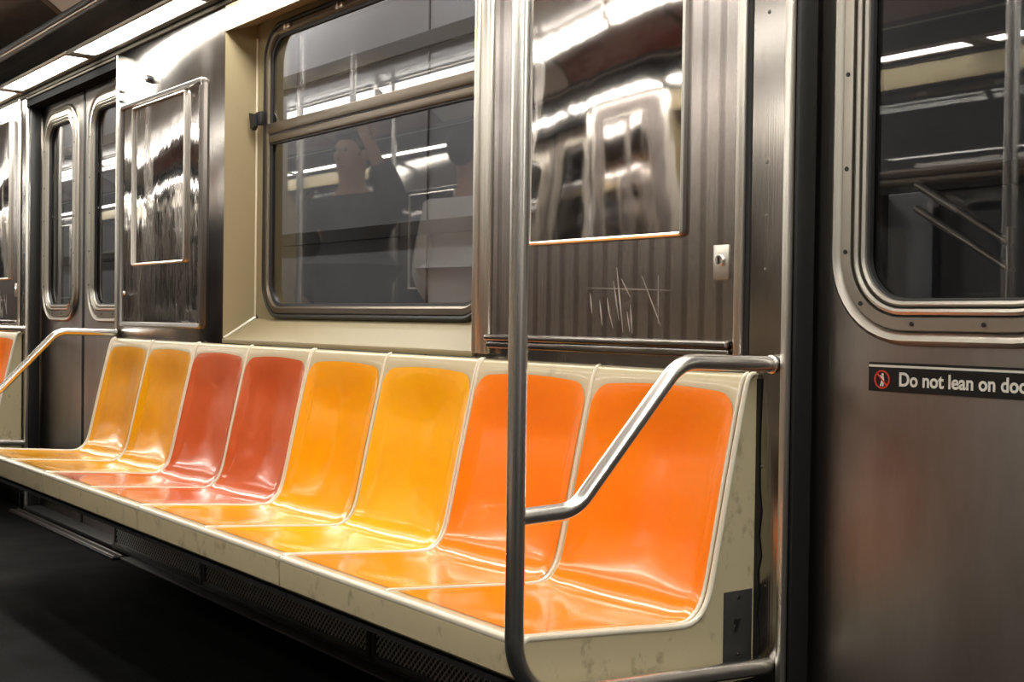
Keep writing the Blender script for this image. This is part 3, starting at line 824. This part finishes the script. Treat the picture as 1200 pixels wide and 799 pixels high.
# ------------------------------------------------------------------ door sign
sg = thing('door_sign', (-1.28, 1.8675, .85), 'black sticker with white words on the near door under its window', 'sign')
SX0, SX1, SZ0, SZ1 = -1.466, -1.075, .8515, .903
yS = 1.8677
MB().rrect(SX0, SX1, SZ0, SZ1, .002, yS, yS - .0012, 3).build('sticker', SIGNBLACK, sg)
box('white_stripe', SX0 + .0005, SX1 - .0005, yS - .0016, yS - .001, .8945, .8985, LITEXT, sg)
cx, cz = -1.437, .8725
rg = []
m = MB(); seg = 28; v = []; f = []
for k in range(seg):
    a = 2 * PI * k / seg
    for r_, d in ((.0165, .001), (.0165, .0019), (.0138, .0019), (.0138, .001)): v.append((cx + r_ * math.cos(a), yS - d, cz + r_ * math.sin(a)))
for k in range(seg):
    k2 = (k + 1) % seg
    for q in range(4): q2 = (q + 1) % 4; f.append([k * 4 + q, k * 4 + q2, k2 * 4 + q2, k2 * 4 + q])
m.add(v, f)
m.prism([(cx - .0122, cz + .0102), (cx - .0102, cz + .0122), (cx + .0122, cz - .0102), (cx + .0102, cz - .0122)], 'y', yS - .001, yS - .00195)
m.build('prohibition_ring', SIGNRED, sg)
m = MB(); m.disc((cx + .001, yS - .001, cz + .0088), (0, -1, 0), .0024, .0006, 14)
m.prism([(cx - .0005, cz + .006), (cx + .0034, cz + .006), (cx + .0044, cz - .001), (cx + .003, cz - .012), (cx + .0008, cz - .012), (cx + .001, cz - .003), (cx - .002, cz - .012), (cx - .0042, cz - .012), (cx - .0012, cz - .001)], 'y', yS - .001, yS - .0017)
m.prism([(cx - .0052, cz + .007), (cx - .004, cz + .008), (cx + .0005, cz + .0035), (cx - .001, cz + .002)], 'y', yS - .001, yS - .0017)
m.build('standing_figure', LITEXT, sg)
mw = Matrix(((1, 0, 0, -1.402), (0, 0, -1, yS - .0014), (0, 1, 0, .8630), (0, 0, 0, 1)))
text_mesh('lettering', 'Do not lean on door', .0335, LITEXT, sg, mw, bold=.0008, sx=.915, extr=.0004)

# ------------------------------------------------------------------ other side of the car, and the bay beyond the far doors
for o, lb in ((mp_, 'steel wall panel with framed plate beyond the far doors, cut by the left edge'),):
    shifted(o, BAY, lb, 'steel wall panels')
    for k in (0, 1, 2): opposite(o, BAY * k, 'steel wall panel with framed plate on the opposite wall', 'steel wall panels')
for k in (0, 1, 2): opposite(cab, BAY * k, 'steel wall cabinet on the opposite wall', 'cabinets on the opposite wall')
fb = shifted(b4, BAY, 'orange bucket seats of the next bench beyond the far doors, at the left edge', 'benches out of the main bay')
po = shifted(po_near, BAY, 'chrome rail at the end of the next bench, at the left edge', 'poles out of the main bay')
for i, (s_, lb) in enumerate(((b1, 'ochre yellow'), (b2, 'red-orange'), (b3, 'bright yellow'), (b4, 'orange'))):
    if i < 3: shifted(s_, BAY, 'two %s bucket seats beyond the far doors' % lb, 'benches out of the main bay')
    for k in (0, 1): opposite(s_, BAY * k, 'two brown bucket seats of the opposite bench', 'benches on the opposite side', dull=True)
for o_ in grilles + [pn]:
    for k in (0, 1):
        c = opposite(o_, BAY * k, None if o_ is pn else 'dark mesh heater grille under the opposite bench', None if o_ is pn else 'heater grilles opposite')
        if o_ is pn: c.name = 'baseboard_left'
shifted(cab, BAY, 'steel wall cabinet beyond the far doors', 'cabinets')
for k in (0, 1):
    opposite(po_near, BAY * k, 'chrome pole at the end of the opposite bench', 'poles on the opposite side')
    opposite(po_far, BAY * k, 'chrome pole at the end of the opposite bench', 'poles on the opposite side')
for i, (x, y) in enumerate(((-5.85, .58), (-10.7, .58))):
    cp = thing('centre_pole', (x, y, 0), 'chrome floor-to-ceiling pole in the middle of the aisle by the far doors', 'pole', 'aisle poles')
    MB().tube([(x, y, 0), (x, y, 2.36)], .017, 18).build('upright', CHROME, cp, auto=50)
    MB().disc((x, y, 0.0), (0, 0, 1), .045, .015, 24).build('floor_flange', CHROME, cp, auto=40)

# ------------------------------------------------------------------ passengers (seen mirrored in the window)
def person(loc, heading, cloth, pants, hair_m, skin_m, label, h=1.76, arm_up=False):
    """standing figure; local +y is the way it faces"""
    t = thing('person', (0, 0, 0), label, 'person')
    k = h / 1.76
    def skinned(name, verts, edges, radii, m, parent, lvl=2):
        me = bpy.data.meshes.new(name); me.from_pydata([tuple(Vector(v) * k) for v in verts], edges, [])
        o = bpy.data.objects.new(name, me); COL.objects.link(o)
        sk = o.modifiers.new('skin', 'SKIN'); sk.use_smooth_shade = True
        for i, r in enumerate(radii):
            rr = r if isinstance(r, tuple) else (r, r)
            me.skin_vertices[0].data[i].radius = (rr[0] * k, rr[1] * k)
        me.skin_vertices[0].data[0].use_root = True
        sb = o.modifiers.new('sub', 'SUBSURF'); sb.levels = lvl; sb.render_levels = lvl
        dg = bpy.context.evaluated_depsgraph_get(); dg.update()
        m2 = bpy.data.meshes.new_from_object(o.evaluated_get(dg)); m2.name = name
        m2.polygons.foreach_set('use_smooth', [True] * len(m2.polygons))
        m2.materials.clear(); m2.materials.append(m); bpy.data.objects.remove(o)
        q = bpy.data.objects.new(name, m2); COL.objects.link(q); q.parent = parent; return q
    hz = .93
    V = [(0, 0, hz), (0, 0, 1.08), (0, .005, 1.22), (0, 0, 1.36), (0, -.005, 1.45), (0, .005, 1.52), (0, .015, 1.60), (0, .02, 1.68), (0, .012, 1.735),
         (-.095, 0, .88), (-.10, .01, .50), (-.105, -.015, .10), (-.11, .03, .035), (-.115, .15, .02),
         (.095, 0, .88), (.10, .01, .50), (.105, -.015, .10), (.11, .03, .035), (.115, .15, .02)]
    Ed = [(0, 1), (1, 2), (2, 3), (3, 4), (4, 5), (5, 6), (6, 7), (7, 8), (0, 9), (9, 10), (10, 11), (11, 12), (12, 13), (0, 14), (14, 15), (15, 16), (16, 17), (17, 18)]
    R = [(.14, .10), (.125, .09), (.14, .10), (.15, .10), (.08, .07), (.052, .052), (.068, .075), (.078, .090), (.055, .065), .085, .058, .040, .038, .028, .085, .058, .040, .038, .028]
    arms = {}
    for s in (-1, 1):
        up = arm_up and s == 1
        sh = (s * .17, -.005, 1.41)
        el = (s * .30, .08, 1.44) if up else (s * .235, -.03, 1.13)
        wr = (s * .27, .20, 1.66) if up else (s * .22, .13, .95)
        dr = (Vector(wr) - Vector(el)).normalized()
        pm = tuple(Vector(wr) + dr * .07)
        i0 = len(V); V += [sh, el, wr, pm]; Ed += [(3, i0), (i0, i0 + 1), (i0 + 1, i0 + 2), (i0 + 2, i0 + 3)]
        R += [.060, .042, .027, (.038, .018)]; arms[s] = (Vector(sh), Vector(el), Vector(wr), Vector(pm), dr)
    body = skinned('body', V, Ed, R, skin_m, t)
    # fingers
    for s in (-1, 1):
        sh, el, wr, pm, dr = arms[s]
        side = Vector((0, 1, 0)).cross(dr).normalized(); fr = dr.cross(side)
        fm = MB()
        for j, ln in enumerate((.068, .078, .072, .058)):
            b0 = pm + side * (.024 - .016 * j); b1_ = b0 + dr * ln * .5 - fr * .006; b2_ = b0 + dr * ln * .9 - fr * .028
            fm.tube([p * k for p in (b0 - dr * .02, b0, b1_, b2_)], [.009 * k, .009 * k, .008 * k, .006 * k], 8)
        b0 = wr + dr * .03 + side * .028; fm.tube([p * k for p in (b0, b0 + side * .025 + dr * .02, b0 + side * .034 + dr * .045)], [.010 * k, .009 * k, .007 * k], 8)
        fm.build('fingers', skin_m, body, smooth=True)
    # face: nose, ears, eyes, mouth
    fm = MB(); fm.tube([(0, .098 * k, 1.672 * k), (0, .118 * k, 1.640 * k), (0, .105 * k, 1.628 * k)], [.008 * k, .014 * k, .009 * k], 10)
    for s in (-1, 1): fm.disc((s * .074 * k, .012 * k, 1.655 * k), (s, 0, 0), .026 * k, .016 * k, 12)
    fm.build('nose_and_ears', skin_m, body, smooth=True)
    em = MB()
    for s in (-1, 1): em.disc((s * .030 * k, .092 * k, 1.676 * k), (0, 1, 0), .011 * k, .008 * k, 12, dome=1)
    em.build('eyes', RUBBER, body, smooth=True)
    MB().box(-.024 * k, .024 * k, .088 * k, .100 * k, 1.600 * k, 1.608 * k, .003).build('mouth', mat_lip, body)
    # hair cap
    bm = bmesh.new(); bmesh.ops.create_uvsphere(bm, u_segments=24, v_segments=16, radius=1)
    for v in bm.verts:
        x, y, z = v.co
        back = max(0, -y)
        v.co = Vector((x * .092, y * .108 - .006, z * (.085 + .075 * back * (z < 0)) + 1.705)) * k
        if y > .45 and z < .35: v.co.y -= .035 * k
    MB().bm(bm).build('hair', hair_m, t, smooth=True)
    # shirt: looser skin over torso and upper arms
    Vs = [(0, 0, 1.0), (0, 0, .86), (0, 0, 1.16), (0, .003, 1.30), (0, 0, 1.41), (0, -.002, 1.455)]
    Es = [(0, 1), (0, 2), (2, 3), (3, 4), (4, 5)]
    Rs = [(.18, .15), (.19, .16), (.175, .14), (.185, .14), (.13, .105), (.066, .062)]
    for s in (-1, 1):
        sh, el, wr, pm, dr = arms[s]; i0 = len(Vs); Vs += [tuple(sh), tuple(el), tuple(el.lerp(wr, .75))]
        Es += [(4, i0), (i0, i0 + 1), (i0 + 1, i0 + 2)]; Rs += [.095, .080, .060]
    skinned('shirt', Vs, Es, Rs, cloth, t)
    Vp = [(0, 0, .95), (-.095, 0, .86), (-.10, .01, .50), (-.105, -.01, .09), (.095, 0, .86), (.10, .01, .50), (.105, -.01, .09)]
    skinned('trousers', Vp, [(0, 1), (1, 2), (2, 3), (0, 4), (4, 5), (5, 6)], [(.16, .125), .105, .080, .066, .105, .080, .066], pants, t)
    for s in (-1, 1):
        sm = MB(); sm.box((s * .11 - .045) * k, (s * .11 + .045) * k, -.07 * k, .20 * k, 0, .075 * k, .03); sm.build('shoe', RUBBER, t, auto=60)
    t.location = loc; t.rotation_euler = (0, 0, heading)
    return t
mat_lip = mat('lips', (.35, .10, .08), .5)
SKIN = mat('skin', (.42, .24, .16), .5)
HAIR = mat('dark_hair', (.012, .009, .008), .5)
WHITE_SHIRT = mat('white_cotton', (.75, .74, .72), .8, grain=(60, 60, 60), grain_str=.3)
DARK_SHIRT = mat('charcoal_jacket', (.03, .03, .033), .8, grain=(60, 60, 60), grain_str=.3)
JEANS = mat('dark_trousers', (.02, .022, .03), .8)
person((-4.66, .66, 0), math.radians(170), WHITE_SHIRT, JEANS, HAIR, SKIN, 'standing passenger in a loose white shirt, mirrored in the window', 1.80)
person((-5.34, .86, 0), math.radians(-20), DARK_SHIRT, JEANS, HAIR, SKIN, 'standing passenger in a dark jacket, mirrored in the window', 1.84, True)

# ------------------------------------------------------------------ outside: platform wall with dark bands
ow = thing('platform_wall', (-8, 3.5, -.6), 'grey station wall with two black bands seen through the car windows', 'wall')
ow['kind'] = 'structure'; ow.name = 'wall_station'
if 'category' in ow: del ow['category']
MB().box(-26, 4, 3.5, 3.6, -1.2, 3.4).build('wall_face', TUNNEL, ow)
MB().box(-26, 4, 3.478, 3.5, 2.345, 2.424, .003).build('upper_band', TUNNEL_DARK, ow)
MB().box(-26, 4, 3.478, 3.5, 1.395, 1.468, .003).build('lower_band', TUNNEL_DARK, ow)
jm = MB()
for x in (-1.2, -3.3, -5.51, -7.6, -9.7, -11.8, -13.9): jm.box(x - .006, x + .006, 3.494, 3.5, -1.2, 3.4)
jm.build('panel_joint', TUNNEL_DARK, ow)
MB().box(-2.738, -2.668, 3.44, 3.5, -1.2, 1.395, .004).build('pilaster', TUNNEL_DARK, ow)
MB().box(-2.660, -2.485, 3.47, 3.5, -1.2, 1.395, .004).build('pale_panel', TUNNEL_LIGHT, ow)
struct(box('floor', -26, 4, 2.02, 3.5, -1.3, -1.2, TUNNEL_DARK))
struct(box('ceiling', -26, 4, 2.05, 3.6, 3.4, 3.5, TUNNEL_DARK))
for i, x in enumerate((-4.6, -7.2, -9.2, -11.6, -14.2, -17.0)):  # unseen lamps added to light the station wall
    tl = thing('added_tunnel_lamp', (x, 2.9, 3.3), 'added white tube lamp lighting the station wall outside', 'light', 'added station tube lamps')
    MB().box(x - .62, x + .62, 2.84, 2.96, 3.33, 3.40, .006).build('lamp_housing', DARK, tl, auto=40)
    MB().tube([(x - .58, 2.9, 3.31), (x + .58, 2.9, 3.31)], .018, 12).build('lamp_tube', TLAMP, tl, auto=50)
hr = thing('stair_handrail', (-2.35, 3.42, 1.15), 'pair of slanting pale rails outside the near door window', 'handrail')
for dz in (0, .075):
    MB().tube([(-2.50, 3.40, 1.335 + dz), (-2.16, 3.40, 1.13 + dz)], .012, 10).build('slanting_rail', BRIGHT, hr, auto=50)
MB().tube([(-2.17, 3.40, 1.26), (-2.17, 3.40, -1.2)], .012, 10).build('rail_post', BRIGHT, hr, auto=50)

# ------------------------------------------------------------------ world, camera, colour
w = bpy.data.worlds.new('world'); SC.world = w; w.use_nodes = True
w.node_tree.nodes['Background'].inputs['Color'].default_value = (.02, .021, .024, 1)
w.node_tree.nodes['Background'].inputs['Strength'].default_value = .3

cd = bpy.data.cameras.new('camera'); cam = bpy.data.objects.new('camera', cd); COL.objects.link(cam); SC.camera = cam
cd.sensor_width = 36; cd.lens = 1500 / 1200 * 36; cd.clip_start = .01; cd.clip_end = 100
a = math.atan(1100 / 1500); pitch = math.atan(25.2 / 1500); roll = .013
fw = Vector((-math.cos(a) * math.cos(pitch), math.sin(a) * math.cos(pitch), -math.sin(pitch)))
r0 = fw.cross(Vector((0, 0, 1))).normalized(); u0 = r0.cross(fw)
rr = r0 * math.cos(roll) + u0 * math.sin(roll); uu = u0 * math.cos(roll) - r0 * math.sin(roll)
M = Matrix((rr, uu, -fw)).transposed().to_4x4(); M.translation = Vector((0, 0, .97))
cam.matrix_world = M

vs = SC.view_settings
vs.view_transform = 'Standard'; vs.look = 'None'; vs.gamma = 1; vs.use_curve_mapping = False; vs.exposure = 1.72
SC.cycles.max_bounces = 10; SC.cycles.glossy_bounces = 6; SC.cycles.transparent_max_bounces = 16
SC.cycles.sample_clamp_indirect = 6
